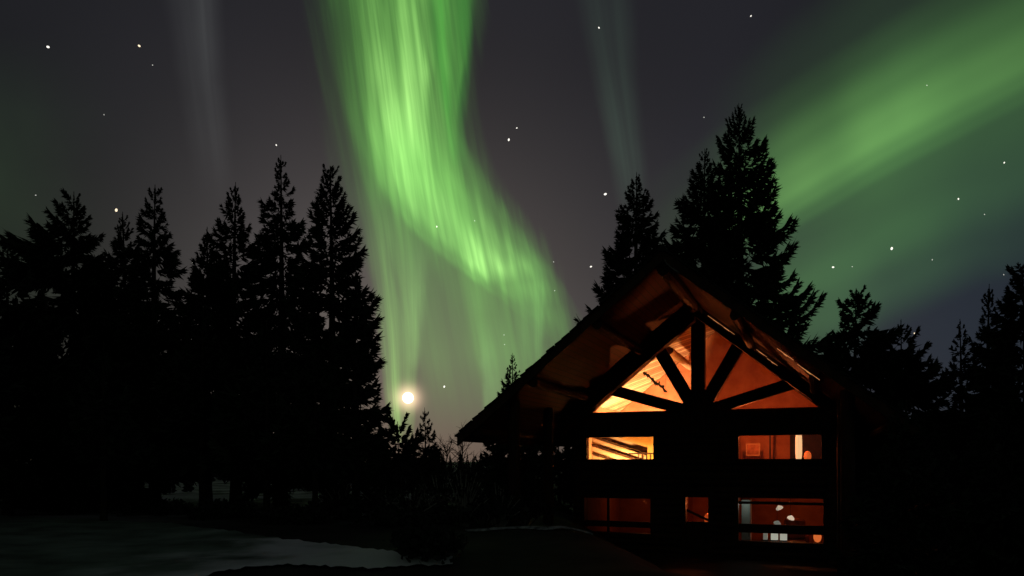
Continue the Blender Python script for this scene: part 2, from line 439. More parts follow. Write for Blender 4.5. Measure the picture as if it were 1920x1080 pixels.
# panes of the fan, one between each pair of timbers
def pane(poly, parent, y=0.0):
    bm = bmesh.new(); prism(bm, poly, y-.006, y+.006); bmobj('pane', bm, M['glass'], parent)
H0 = (0, 2.03)
def on(s): return (s, glz(s)+.05)
for sgn in (-1, 1):
    pane([(sgn*.01, 2.03), (sgn*4.6, 2.03), on(sgn*3.6)], gw)
    pane([(sgn*.01, 2.04), on(sgn*3.59), on(sgn*1.65)], gw)
    pane([(sgn*.01, 2.05), on(sgn*1.64), (sgn*.01, glz(0)+.05)], gw)
for a, b in SLITS:
    pane([(a-.02, under(a)-.2), (b+.02, under(b)-.2), (b+.02, under(b)-.04), (a-.02, under(a)-.04)], gw, 0.02)
# glowing slivers paint the warm light caught under the right hand verge and rafter
SLIVER = glow('sliver_glow', (1.0, 0.40, 0.14), 0.48)
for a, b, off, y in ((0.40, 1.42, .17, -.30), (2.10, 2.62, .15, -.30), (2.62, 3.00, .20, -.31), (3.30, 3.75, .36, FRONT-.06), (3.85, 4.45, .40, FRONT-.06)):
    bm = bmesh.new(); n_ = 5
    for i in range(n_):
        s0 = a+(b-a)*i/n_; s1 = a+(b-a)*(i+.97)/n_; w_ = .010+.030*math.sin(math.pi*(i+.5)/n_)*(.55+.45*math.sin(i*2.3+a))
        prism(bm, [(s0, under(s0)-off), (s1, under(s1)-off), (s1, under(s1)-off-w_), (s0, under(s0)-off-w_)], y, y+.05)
    bmobj('lit_sliver', bm, SLIVER, cabin)
bm = bmesh.new(); tube(bm, [(.02, FRONT+.02, under(0)+.02), (.12, FRONT-.06, under(.12)-.14), (.30, FRONT-.07, under(.3)-.17), (.52, FRONT-.06, under(.52)-.16)], [.035, .022, .022, .035], 8)
bmobj('apex_bracket', bm, M['birch'], roof)
# framed windows and door
def window(o, bars_v=(), bars_h=(), bw=0.05, name='window'):
    s0, s1, z0, z1 = o; f = 0.07
    bm = bmesh.new()
    box(bm, s0-.16, s0+.012, -0.285, 0.16, z0-.16, z1+.16); box(bm, s1-.012, s1+.16, -0.285, 0.16, z0-.16, z1+.16)
    box(bm, s0+.013, s1-.013, -0.28, 0.16, z1-.012, z1+.16); box(bm, s0+.013, s1-.013, -0.28, 0.16, z0-.16, z0+.012)
    w = bmobj(name, bm, M['timber'], cabin)
    if bars_v or bars_h:
        bm = bmesh.new()
        for b in bars_v: box(bm, b[0]-b[1]/2, b[0]+b[1]/2, -0.06, 0.06, z0+.013, z1-.013)
        for b in bars_h: box(bm, s0+.013, s1-.013, -0.075, 0.055, b[0]-b[1]/2, b[0]+b[1]/2)
        bmobj('glazing_bar', bm, M['timber'], w)
    bm = bmesh.new(); box(bm, s0+.011, s1-.011, 0.0, 0.01, z0+.011, z1-.011); bmobj('pane', bm, M['glass'], w)
    return w
window(OPEN['ul']); window(OPEN['ur'])
window(OPEN['ll'], bars_v=[(-3.72, .09)], bars_h=[(-2.62, .24)])
window(OPEN['lr'], bars_h=[(-1.62, .10), (-2.62, .34)])
dw = window(OPEN['door'], bars_h=[(-3.05, 1.25)], name='door')
bm = bmesh.new(); q = Vector((0.42, 0, -2.30)); beam_p = [(-.45, -1.92), (.40, -2.30), (.40, -2.40), (-.45, -2.02)]
prism(bm, beam_p, -0.10, -0.078); bmobj('door_brace', bm, M['timber'], dw)
bm = bmesh.new(); tube(bm, [(.30, -.13, -2.80), (.30, -.16, -2.72), (.30, -.13, -2.62)], [.015]*3, 8); bmobj('handle', bm, M['steel'], dw)
# deck and its balustrade posts
bm = bmesh.new(); box(bm, -5.6, 5.6, FRONT+.4, -0.30, FLOOR1-.18, FLOOR1-.02); bmobj('deck', bm, M['deck'], cabin)
for sgn in (-1, 1):
    bm = bmesh.new()
    box(bm, sgn*5.3-.05, sgn*5.3+.05, FRONT+.9, -0.5, FLOOR1+.85, FLOOR1+.95)
    y = FRONT+1.0
    while y < -.6:
        box(bm, sgn*5.3-.03, sgn*5.3+.03, y, y+.05, FLOOR1-.02, FLOOR1+.849); y += .16
    bmobj('railing', bm, M['timber'], cabin)
# inside: floors, lining, vaulted pine ceiling
IW = WS-.141
bm = bmesh.new(); box(bm, -IW, IW, 0.16, BACK-1.0, FLOOR2-.22, FLOOR2); bmobj('upper_floor', bm, M['floor_in'], cabin)
bm = bmesh.new(); box(bm, -IW, IW, 0.16, BACK-1.0, FLOOR1-.22, FLOOR1); bmobj('lower_floor', bm, M['floor_in'], cabin)
for sgn in (-1, 1):
    bm = bmesh.new(); slab(bm, sgn, 0.0, WS-.002, under(0)-.004, under(0)-.04, 0.24, BACK-1.0); bmobj('vaulted_ceiling', bm, M['ceil'], cabin)
    bm = bmesh.new(); x = sgn*IW; box(bm, min(x, x-sgn*.03), max(x, x-sgn*.03), .165, BACK-1.03, FLOOR2+.002, under(IW)-.05)
    box(bm, min(x, x-sgn*.03), max(x, x-sgn*.03), .165, BACK-1.03, FLOOR1+.002, FLOOR2-.222)
    bmobj('wall_lining', bm, M['wall_in'], cabin)
bm = bmesh.new(); prism(bm, [(-IW+.031, FLOOR2+.002), (IW-.031, FLOOR2+.002), (IW-.031, under(IW)-.05), (0, under(0)-.05), (-IW+.031, under(IW)-.05)], BACK-1.03, BACK-1.0)
box(bm, -IW+.031, IW-.031, BACK-1.03, BACK-1.001, FLOOR1+.002, FLOOR2-.222); bmobj('wall_lining', bm, M['wall_in'], cabin)
# purlin inside, whose lit flank is the bright slanting line
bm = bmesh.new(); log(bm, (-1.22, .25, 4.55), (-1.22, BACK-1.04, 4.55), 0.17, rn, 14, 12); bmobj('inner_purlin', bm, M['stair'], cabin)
# partition between stair side and the rest of the loft
bm = bmesh.new(); box(bm, -1.25, -1.13, 0.30, BACK-1.04, FLOOR2+.003, 1.9); bmobj('partition', bm, M['wall_in'], cabin)
bm = bmesh.new(); box(bm, -1.25, -1.13, 0.30, BACK-1.04, FLOOR1+.003, FLOOR2-.223); box(bm, 1.0, 1.12, .30, BACK-1.04, FLOOR1+.003, FLOOR2-.223); bmobj('partition', bm, M['wall_in'], cabin)
# stairs seen through the upper window
stair = empty('staircase', (0, 0, 0)); stair.parent = cabin
for k in range(4):
    bm = bmesh.new(); z0 = 1.12-.37*k
    prism(bm, [(-4.66, z0), (-2.25, z0-.80), (-2.25, z0-.88), (-4.66, z0-.08)], 0.80, 0.86); bmobj('stair_rail', bm, M['dark_wood'], stair)
    bm = bmesh.new()
    prism(bm, [(-4.66, z0+.265), (-2.25, z0-.535), (-2.25, z0-.795), (-4.66, z0+.005)], 0.865, 0.90); bmobj('stringer', bm, M['stair'], stair)
bm = bmesh.new(); box(bm, -3.02, -1.26, 0.70, 0.77, .30, .36); bmobj('handrail', bm, M['dark_wood'], stair)
for k in range(9):
    bm = bmesh.new(); box(bm, -2.62+.17*k, -2.575+.17*k, 0.72, 0.76, FLOOR2+.003, .299); bmobj('baluster', bm, M['dark_wood'], stair)
bm = bmesh.new(); box(bm, -IW+.032, -1.251, 2.00, 2.08, FLOOR2+.003, 1.60); bmobj('stair_wall', bm, M['wall_pale'], stair)

def lamp(name, kind, loc, energy, col, size=0.06, parent=cabin, **kw):
    l = bpy.data.lights.new(name, kind); l.energy = energy; l.color = col
    if kind in ('POINT', 'SPOT'): l.shadow_soft_size = size
    for k, v in kw.items(): setattr(l, k, v)
    o = bpy.data.objects.new(name, l); C.objects.link(o); o.parent = parent; o.location = loc
    return o
WARM = (1.0, 0.40, 0.10); RED = (1.0, 0.17, 0.035)
# loft uplighter washing the pine ceiling on the stair side
sp = lamp('uplight_beam', 'SPOT', (-2.4, 3.4, 0.0), 4500, (1.0, 0.53, 0.28), 0.05, spot_size=R(116), spot_blend=0.25)
sp.rotation_euler = (Vector((0.78, -0.35, -1.0)).to_track_quat('Z', 'Y')).to_euler()
st = lamp('stair_light', 'SPOT', (-3.2, 0.22, -0.75), 1100, (1.0, 0.60, 0.26), 0.08, spot_size=R(150), spot_blend=0.3)
st.rotation_euler = (R(90+52), 0, 0)
wl = lamp('wall_light', 'SPOT', (-2.3, 1.05, -0.70), 420, (1.0, 0.46, 0.09), 0.10, spot_size=R(140), spot_blend=0.4)
wl.rotation_euler = (R(90+48), 0, 0)
lamp('loft_light', 'POINT', (1.9, 2.6, 1.35), 195, (1.0, 0.20, 0.055), 0.12)
fs = lamp('soffit_fill', 'SPOT', (0.5, 2.4, 1.3), 460, (1.0, 0.24, 0.06), 0.05, spot_size=R(84), spot_blend=0.5)  # added unseen spot, throws light out through the fan onto the soffit
fs.rotation_euler = Vector((0.30, 1.0, -0.50)).to_track_quat('Z', 'Y').to_euler()
lamp('den_light', 'POINT', (-3.0, 4.0, -1.9), 8, (1.0, 0.24, 0.07), 0.10)
lamp('kitchen_light', 'POINT', (3.4, 3.2, -1.75), 26, (1.0, 0.24, 0.06), 0.10)
lamp('hall_light', 'POINT', (0.1, 2.0, -1.8), 40, (1.0, 0.22, 0.06), 0.10)
lamp('fridge_fill', 'POINT', (1.75, 0.42, -1.75), 1.6, (0.80, 1.0, 0.90), 0.04)  # added fill, no lamp there, brightens the white fridge front

def house_pt(s, y, z):
    return Vector((HX+s*math.cos(TH)+y*math.sin(TH), HYY-s*math.sin(TH)+y*math.cos(TH), z))
# things inside the cabin
ant = empty('antler_garland', house_pt(-1.95, 1.0, 3.35), -TH)
tag(ant, 'dark knobbly antler garland hanging against the glowing pine ceiling', 'antlers')
bm = bmesh.new(); pts = []; ra = random.Random(5)
for i in range(13):
    pts.append((-.50+.083*i, 0, .42-.07*i+ra.uniform(-.06, .06)))
tube(bm, pts, [.034+.026*ra.random() for _ in pts], 8)
for p in pts[1:-1]:
    for k in range(2):
        dx, dz = ra.uniform(-.08, .08), ra.choice((-1, 1))*ra.uniform(.05, .12)
        tube(bm, [p, (p[0]+dx*.5, ra.uniform(-.05, .05), p[2]+dz*.6), (p[0]+dx, ra.uniform(-.08, .08), p[2]+dz)], [.040, .034, .014], 6)
bmobj('antler_branch', bm, M['antler'], ant, smooth_=True)
bm = bmesh.new(); tube(bm, [(-.45, 0, .40), (-.45, 0, 1.30)], [.006]*2, 6); tube(bm, [(.45, 0, -.36), (.45, 0, 1.90)], [.006]*2, 6); bmobj('hanging_cord', bm, M['dark_wood'], ant)

def picture(loc, w, h, label):
    e = empty('framed_picture', loc, -TH); tag(e, label, 'picture')
    bm = bmesh.new(); t = .05
    box(bm, -w/2, -w/2+t, -.03, .0, 0, h); box(bm, w/2-t, w/2, -.03, .0, 0, h); box(bm, -w/2+t, w/2-t, -.029, .0, 0, t); box(bm, -w/2+t, w/2-t, -.029, .0, h-t, h)
    bmobj('frame', bm, M['stair'], e)
    bm = bmesh.new(); box(bm, -w/2+t, w/2-t, -.012, -.002, t, h-t); bmobj('canvas', bm, M['paint'], e)
# loft right: pale column lamp, round lamp, doorway, picture
bm = bmesh.new(); bm.free()
for q_ in ((2.42, 2.50, 5.0, 5.12, 2.0), (3.38, 3.58, 2.2, 2.42, 1.9)):
    bm = bmesh.new(); box(bm, *q_[:4], FLOOR2+.003, q_[4]); bmobj('inner_post', bm, M['dark_wood'], cabin)
bm = bmesh.new(); box(bm, 1.12, 4.66, 5.75, 5.85, FLOOR2+.003, 2.1); bmobj('partition', bm, M['wall_in'], cabin)
bm = bmesh.new(); box(bm, 3.62, 4.64, 3.2, 3.7, FLOOR2+.003, 1.7); bmobj('shade_block', bm, M['dark_wood'], cabin)  # added dark block, gives the deeper shade right of the lamps
picture(house_pt(1.75, 4.6, .25), .60, .55, 'framed picture behind the upper right window of the cabin')
def shade_lamp(name, loc, kind, label, col, st, cat='lamp'):
    e = empty(name, loc, -TH); tag(e, label, cat)
    bm = bmesh.new()
    if kind == 'column':
        tube(bm, [(0, 0, .05), (0, 0, .35), (0, 0, .85), (0, 0, 1.15)], [.10, .13, .13, .11], 16)
        s = bmobj('lamp_shade', bm, glow(name+'_shade', col, st), e, smooth_=False)
        bm = bmesh.new(); tube(bm, [(0, 0, .0), (0, 0, .049)], [.12, .12], 14); tube(bm, [(0, 0, -.93), (0, 0, -.001)], [.03, .03], 10); tube(bm, [(0, 0, -.97), (0, 0, -.931)], [.16, .16], 14)
        bmobj('stand', bm, M['steel'], e)
    elif kind == 'globe':
        bmesh.ops.create_uvsphere(bm, u_segments=18, v_segments=12, radius=.20, matrix=Matrix.Translation((0, 0, .22)) @ Matrix.Diagonal((.75, .75, 1.1, 1)))
        s = bmobj('lamp_shade', bm, glow(name+'_shade', col, st), e, smooth_=True)
        bm = bmesh.new(); tube(bm, [(0, 0, -.93), (0, 0, .0)], [.03, .03], 10); tube(bm, [(0, 0, -.97), (0, 0, -.931)], [.15, .15], 14); bmobj('stand', bm, M['steel'], e)
    elif kind == 'pendant':
        tube(bm, [(-.0, 0, .0), (0, 0, .05), (0, 0, .10), (0, 0, .14)], [.145, .135, .08, .03], 16)
        s = bmobj('lamp_shade', bm, glow(name+'_shade', col, st), e, smooth_=True)
        bm = bmesh.new(); tube(bm, [(0, 0, .14), (0, 0, FLOOR2-.225-loc.z)], [.008]*2, 6); bmobj('cord', bm, M['steel'], e)
    if kind == 'pendant': s.rotation_euler = (R(18), R(-24 if loc.z > -2.2 else 20), 0)
    return e
shade_lamp('column_lamp', house_pt(3.72, 2.0, FLOOR2+.97), 'column', 'tall pale cylinder lamp glowing behind the upper right window', (1.0, 0.62, 0.30), 0.95)
shade_lamp('globe_lamp', house_pt(4.05, 2.6, FLOOR2+.97), 'globe', 'small round orange lamp beside the tall pale lamp upstairs', (1.0, 0.20, 0.04), 0.50)
shade_lamp('globe_lamp', house_pt(.15, 1.6, FLOOR1+1.12), 'globe', 'dim red round lamp glowing behind the small centre door pane', (1.0, 0.16, 0.03), 0.28)
# kitchen downstairs: white fridge, hanging lamps, row of glowing boxes
fr = empty('refrigerator', house_pt(1.86, 1.0, FLOOR1), -TH); tag(fr, 'white upright refrigerator at the edge of the lower right window', 'refrigerator')
bm = bmesh.new(); box(bm, -.30, .06, 0, .6, .04, 2.2, .02); bmobj('cabinet', bm, M['white'], fr)
bm = bmesh.new(); box(bm, -.295, .055, -.045, -.003, .05, 2.19, .015); bmobj('door', bm, M['white'], fr)
bm = bmesh.new(); tube(bm, [(.0, -.05, .7), (.0, -.09, .74), (.0, -.09, 1.06), (.0, -.05, 1.1)], [.012]*4, 8); bmobj('handle', bm, M['steel'], fr)
bm = bmesh.new(); box(bm, -.25, .04, .02, .58, .0, .039); bmobj('base', bm, M['steel'], fr)
for q, (s, y, z, lab) in enumerate([(3.02, 1.2, -1.90, 'uppermost white hanging lamp behind the lower right window'), (3.42, 1.6, -2.32, 'white hanging lamp to the right in the lower right window'), (2.93, 1.0, -2.50, 'lowest dimmer white hanging lamp in the lower right window')]):
    shade_lamp('pendant_lamp', house_pt(s, y, z), 'pendant', lab, (1.0, 0.80, 0.60) if q < 2 else (0.8, 0.85, 0.75), (0.50, 0.65, 0.16)[q])
bm = bmesh.new(); box(bm, 2.3, 4.0, .55, 1.05, FLOOR1+.55, FLOOR1+.60); box(bm, 2.35, 2.42, .58, 1.02, FLOOR1, FLOOR1+.549); box(bm, 3.88, 3.95, .58, 1.02, FLOOR1, FLOOR1+.549)
tb = empty('side_table', house_pt(0, 0, 0), -TH); tag(tb, 'low dark side table beneath the lower right window', 'table'); bmobj('table_top', bm, M['dark_wood'], tb)
for q, (s, w) in enumerate([(2.50, .10), (2.84, .15), (3.18, .15)]):  # glowing boxes stand in for unidentified pale shapes
    e = empty('glow_box', house_pt(s, .78, FLOOR1+.602), -TH)
    tag(e, ('narrow pale glowing box leftmost on the low table inside the cabin', 'wide pale glowing box in the middle of the low table inside the cabin', 'pale glowing box rightmost on the low table inside the cabin')[q], 'lantern', 'glowing boxes on the low table')
    bm = bmesh.new(); box(bm, -w+.02, w-.02, -.09, .09, .03, .30, .01); bmobj('glow_body', bm, glow('box_glow', (0.85, 0.88, 0.75), (.16, .46, .44)[q]), e)
    bm = bmesh.new(); box(bm, -w, w, -.11, .11, 0, .028); bmobj('base', bm, M['steel'], e)
    bm = bmesh.new(); box(bm, -w, w, -.11, .11, .302, .33); bmobj('lid', bm, M['steel'], e)
shade_lamp('globe_lamp', house_pt(4.42, 0.9, FLOOR1+.58), 'globe', 'orange glowing lamp low in the corner of the lower right window', (1.0, 0.22, 0.05), 0.7)
ch = empty('draped_armchair', house_pt(3.55, 2.1, FLOOR1), -TH); tag(ch, 'reddish armchair in the room behind the lower right window', 'armchair')
bm = bmesh.new(); box(bm, -.42, .42, 0, .8, .2, .48, .06); bmobj('seat', bm, M['cloth'], ch)
bm = bmesh.new(); box(bm, -.42, .42, .62, .82, .482, 1.35, .07); bmobj('backrest', bm, M['cloth'], ch)
for sgn in (-1, 1):
    bm = bmesh.new(); box(bm, sgn*.5-.075, sgn*.5+.075, 0, .8, .2, .70, .05); bmobj('armrest', bm, M['cloth'], ch)
    for yy in (.08, .72):
        bm = bmesh.new(); box(bm, sgn*.4-.03, sgn*.4+.03, yy-.03, yy+.03, 0, .199); bmobj('leg', bm, M['dark_wood'], ch)
picture(house_pt(-2.6, 5.2, -2.35), .01+.5, .4, 'small picture hanging in the dim lower left room')

# ------------------------------------------------------------------ trees
class Kites:
    def __init__(s): s.V = []
    def add(s, P0, D, Wd):
        """leaf sprays: P0 base, D vector to the tip, Wd half width vector; arrays (n,3)"""
        mid = P0+D*0.42
        s.V.append(np.stack([P0, mid+Wd, P0+D, mid-Wd], 1).reshape(-1, 3))
    def build(s, name, m, parent, loc=None):
        V = np.concatenate(s.V); n = len(V)
        me = bpy.data.meshes.new(name); me.vertices.add(n); me.vertices.foreach_set('co', V.astype(np.float32).ravel())
        me.loops.add(n); me.loops.foreach_set('vertex_index', np.arange(n, dtype=np.int32))
        me.polygons.add(n//4); me.polygons.foreach_set('loop_start', np.arange(0, n, 4, dtype=np.int32))
        me.update(calc_edges=True)
        return link(name, me, m, parent, loc)
def branch_kites(K, rg, org, phi, L, e0, sag, up, dens, fat):
    """feathered sprays on one bough"""
    n = int((12+L*34)*dens)
    t = np.sqrt(rg.uniform(0.02, 1.0, n)); t[:3] = (0.90, 0.95, 0.88)
    c, s = math.cos(phi), math.sin(phi)
    r = L*t; z = L*(math.tan(e0)*t-sag*t**2+up*t**4)
    dz = math.tan(e0)-2*sag*t+4*up*t**3
    P0 = np.stack([org[0]+c*r, org[1]+s*r, org[2]+z], 1)
    side = rg.choice([-1, 1], n)*rg.uniform(0.10, 0.92, n); side[:3] = (0, .25, -.25)
    drop = rg.normal(-0.18, 0.30, n)-0.5*(rg.random(n) < .22)
    drop[:3] = dz[:3]
    fa = np.cos(side); sa = np.sin(side)
    D = np.stack([c*fa-s*sa, s*fa+c*sa, 0.55*dz*fa+drop], 1); D /= np.linalg.norm(D, axis=1)[:, None]
    ln = (0.22+0.40*np.sqrt(np.clip(1-t, 0, 1)))*min(L, 2.2)**0.7*rg.uniform(.55, 1.15, n); ln = np.clip(ln, min(.14, .05+.2*L), .95)
    ln = np.minimum(ln, .55*L+.05); ln[:3] = min(.80, .05+.30*L)
    up_ = np.stack([rg.normal(0, .6, n), rg.normal(0, .6, n), rg.normal(0, .6, n)], 1)+np.array([0, 0, .3])
    Wd = np.cross(D, up_); Wd /= np.linalg.norm(Wd, axis=1)[:, None]+1e-6
    Wd *= (0.022+0.105*ln*fat)[:, None]*rg.uniform(.7, 1.2, n)[:, None]
    K.add(P0, D*ln[:, None], Wd)
def spruce(label, px, py, Yd, spread, seed, group='spruce trees in the dark wood', name='spruce_tree', wmax=3.2, dens=1.0, lean=0.0,
           left=1.0, right=1.0, m='needle', gap=0.0, fat=1.0, ragged=0.25, steep=1.0, sweep=0.0, wh=1.0, tipup=1.0, top=0.0, base=None, bare=0.0):
    rg = np.random.default_rng(seed); rnd = random.Random(seed)
    tip = at(px, py, Yd); gx = tip.x-lean
    b = base if base is not None else gz(gx, Yd)
    H = tip.z-b
    root = empty(name, (gx, Yd, b)); tag(root, label, 'tree', group)
    bend = [rnd.uniform(-.12, .12), rnd.uniform(-.12, .12)]
    def ax(h): q = h/H; return (lean*q**1.6+bend[0]*math.sin(3*q), bend[1]*math.sin(2.6*q))
    bm = bmesh.new(); hs = [-.35]+[H*i/14 for i in range(1, 15)]
    tube(bm, [(*ax(max(h, 0)), h) for h in hs], [max(.012, .018*H*max(0.0, 1-max(h, 0)/H)**.85*(1.35 if h < 0 else 1)) for h in hs], 9, True, .05, rnd)
    bmobj('trunk', bm, M['bark'], root, smooth_=True)
    K = Kites(); d = 0.50
    # leader
    n = 34; h = H-.05-.80*rg.uniform(0, 1, n)**.7; a = rg.uniform(0, 6.28, n)
    P0 = np.stack([np.full(n, ax(H)[0]), np.full(n, ax(H)[1]), h], 1); D = np.stack([np.cos(a)*.35, np.sin(a)*.35, np.ones(n)], 1)*(.05+.17*(H-h))[:, None]*rg.uniform(.7, 1.2, n)[:, None]
    K.add(P0, D, np.cross(D, np.array([.3, .9, .1]))*.20)
    while d < H-0.5-bare:
        q = d/H
        w = min(wmax*(1-.35*max(0, q-.75)/.25), spread*d**0.92*(.50+.50*min(1, d/3.2))+.05+top)
        nb = rnd.randint(3, 5) if d < 2 else rnd.randint(5, 8)
        ph = rnd.random()*6.28
        for k in range(nb):
            if rnd.random() < gap: continue
            phi = ph+6.283*k/nb+rnd.uniform(-.35, .35)
            cx_ = math.cos(phi)
            f = (1+(right-1)*cx_) if cx_ > 0 else (1-(left-1)*cx_)
            L = w*f*rnd.uniform(1-ragged, 1+ragged*.55)
            e0 = R(58-62*min(1, d/4.5)-14*min(1, max(0, d-4)/8)+rnd.uniform(-9, 9)+sweep*min(1, d/2.5))*steep
            x0, y0 = ax(H-d)
            branch_kites(K, rg, (x0, y0, H-d+rnd.uniform(-.12, .12)), phi, L, e0, .18+.12*min(1, d/8), .24*tipup+.18*tipup*rnd.random(), dens, fat)
        d += (.17+.032*min(d, 9)+rnd.uniform(0, .10))*wh
    K.build('crown', M[m], root)
    return root
G1 = 'dark spruces massed on the left'; G2 = 'spruces behind the cabin'; G3 = 'spruces at the right edge'
spruce('broad spruce at the far left with feathered branches sweeping out', 138, 358, 30, 0.62, 1, G1, tipup=.7, wh=.80, fat=.55, wmax=3.9, left=1.5, right=.8, gap=.12, sweep=-18, top=.02, dens=1.7)
spruce('slim dark spruce just right of the broad far left spruce', 228, 396, 33, .32, 2, G1, wmax=2.8, bare=1.3, sweep=6, wh=.80, dens=1.45, fat=.55)
spruce('pointed spruce with a bushy narrow top left of the sky gap', 291, 346, 29, 0.28, 3, G1, gap=.06, ragged=.32, bare=1.2, sweep=-8, tipup=.8, wh=.80, dens=1.45, fat=.55, top=.06, wmax=2.3)
spruce('thin topped spruce just right of the sky gap in the left wood', 443, 342, 31, .27, 4, G1, wmax=2.7, ragged=.35, left=1.25, bare=1.3, sweep=10, wh=.80, dens=1.45, fat=.55)
spruce('tallest spruce of the left wood with a needle thin leader', 526, 290, 32, .29, 5, G1, wmax=2.7, gap=.10, ragged=.4, bare=1.2, sweep=-6, wh=.80, dens=1.45, fat=.55)
spruce('rounded spruce second tallest in the left wood', 618, 310, 28, 0.27, 6, G1, gap=.05, bare=1.0, sweep=8, tipup=1.2, wh=.80, dens=1.45, fat=.55, wmax=1.65, top=.14)
spruce('lower spruce at the right end of the left wood beside the aurora', 668, 498, 25, 0.22, 7, G1, gap=.10, wh=.80, dens=1.45, fat=.55, wmax=1.05)
spruce('shoulder high spruce at the right rim of the sky gap in the left wood', 388, 425, 30, .34, 33, G1, wmax=1.6, ragged=.4, bare=1.0, wh=.80, dens=1.45, fat=.55)
spruce('low spruce filling the foot of the wood below the sky gap', 380, 575, 27, .42, 8, G1, wmax=2.6, gap=.2, dens=.8, bare=1.15)
spruce('low spruce near the far left edge in front of the broad one', 15, 455, 26, 0.5, 9, G1, gap=.08, dens=1.1, wmax=3.2, bare=1.2)
spruce('short spruce in shadow under the tallest left spruce', 500, 600, 24, .42, 10, G1, wmax=2.2, gap=.15, dens=.85, bare=1.15)
spruce('short spruce in shadow between the two leftmost tall spruces', 195, 640, 23, .40, 16, G1, wmax=2.2, gap=.3, dens=.75, bare=1.15)
spruce('short wide spruce in shadow under the rounded spruce', 590, 650, 22.5, .45, 17, G1, wmax=1.7, bare=1.15)
spruce('spruce beyond the left frame whose branch tips reach into view', -150, -120, 21, .20, 11, G1, wmax=2.15, gap=.25)
spruce('small far spruce peeping over the cabin left roof slope', 961, 662, 58, .32, 12, G2, wmax=2.6, gap=.12)
spruce('shorter spruce standing behind the cabin ridge on its left', 1194, 322, 46, .38, 13, G2, wmax=3.1, gap=.10, sweep=10, tipup=1.2, dens=1.3, fat=.7)
spruce('spruce behind the cabin, leaning close on the left of the tallest', 1322, 278, 46, .38, 14, G2, wmax=3.4, left=1.1, sweep=8, tipup=1.2, dens=1.3, fat=.7)
spruce('tallest spruce, wide and tapering, behind the cabin ridge', 1384, 194, 46, .37, 15, G2, wmax=5.6, gap=.12, right=1.06, sweep=16, tipup=1.5, dens=1.3, fat=.7)
spruce('ragged spruce with drooping boughs just right of the cabin roof', 1606, 540, 36, 0.62, 18, G3, ragged=.5, right=1.25, tipup=.9, gap=.05, dens=1.6, wmax=3.3, sweep=-20, top=.06, fat=1.0)
spruce('stubby ragged spruce with heavy boughs right of the drooping ragged one', 1690, 598, 36, 0.5, 19, G3, ragged=.5, tipup=1.4, right=1.3, gap=.10, dens=1.5, wmax=2.6, sweep=-16, fat=1.0)
spruce('slender spruce left of the taller pair at the right edge', 1800, 598, 31, .27, 20, G3, wmax=1.9, ragged=.35, gap=.1)
spruce('pointed spruce in the middle of the right edge group', 1856, 532, 32, .24, 21, G3, wmax=2.2, ragged=.35, dens=1.4, fat=.7)
spruce('bulky spruce cut off by the right frame edge', 1915, 500, 29, .40, 22, G3, wmax=2.8, fat=1.3, top=.25, sweep=-10, dens=1.4)
spruce('low spruce in shadow at the right behind the cabin corner', 1760, 820, 27, .5, 23, G3, wmax=2.3)
spruce('low spruce in shadow beside the right wall of the cabin', 1700, 770, 27, .5, 24, G3, wmax=2.2)
spruce('low spruce in shadow at the right frame edge', 1880, 760, 24, .5, 25, G3, wmax=2.4)
spruce('dark spruce in front of the right roof corner of the cabin', 1700, 748, 18.8, .40, 34, G3, wmax=1.35, dens=1.2, ragged=.4)
G4 = 'small trees between the wood and the cabin'
spruce('young thin spruce with a needle tip just right of the moon', 796, 764, 47, .30, 26, G4, wmax=1.1, gap=.1)
spruce('bushy young spruce below the moon', 745, 790, 36, .75, 27, G4, wmax=1.9, fat=1.5, ragged=.5, gap=.15, top=.3, dens=1.4)
spruce('small spruce under the left eave of the cabin', 905, 850, 31, .7, 28, G4, wmax=1.6, gap=.1)
spruce('small spruce in the brush right of the left wood', 690, 815, 31, .6, 29, G4, wmax=1.5, gap=.1)
spruce('small spruce below the young thin spruce', 815, 850, 34, .65, 30, G4, wmax=1.3, gap=.2)
spruce('dark spruce behind the porch under the cabin left roof slope', 1050, 770, 41, .5, 32, G4, wmax=1.9)
spruce('small spruce close to the cabin left corner', 965, 858, 28, .6, 31, G4, wmax=1.6, gap=.12)

def birch(label, px, py, Yd, seed, group='leafless birches left of the cabin'):
    rnd = random.Random(seed); tip = at(px, py, Yd); b = gz(tip.x, Yd); H = tip.z-b
    root = empty('birch_tree', (tip.x, Yd, b)); tag(root, label, 'tree', group)
    bm = bmesh.new(); w = [rnd.uniform(-.15, .15) for _ in range(4)]
    def ax(q): return Vector((w[0]*math.sin(4*q)+w[1]*q, w[2]*math.sin(3*q), H*q))
    qs = [-.04]+[i/10 for i in range(1, 11)]
    tube(bm, [ax(q) for q in qs], [.065*(1-.85*max(q, 0)) for q in qs], 8, True, .06, rnd)
    bmobj('trunk', bm, M['birch'], root, smooth_=True)
    bm = bmesh.new()
    for i in range(34):
        q = rnd.uniform(.25, .98); p = ax(q); a = rnd.uniform(0, 6.28); L = rnd.uniform(.4, 1.2)*(1.15-q*.7)
        d = Vector((math.cos(a), math.sin(a), rnd.uniform(.5, 1.3)))
        m1 = p+d*L*.5+Vector((rnd.uniform(-.06, .06), rnd.uniform(-.06, .06), 0)); e = p+d*L+Vector((0, 0, -.1*L))
        tube(bm, [p, m1, e], [.018, .012, .004], 5)
        for k in range(4):
            s0 = m1.lerp(e, rnd.random()); e2 = s0+Vector((rnd.uniform(-.3, .3), rnd.uniform(-.3, .3), rnd.uniform(-.05, .35)))
            tube(bm, [s0, e2], [.008, .003], 4)
    bmobj('crown', bm, M['twig'], root)
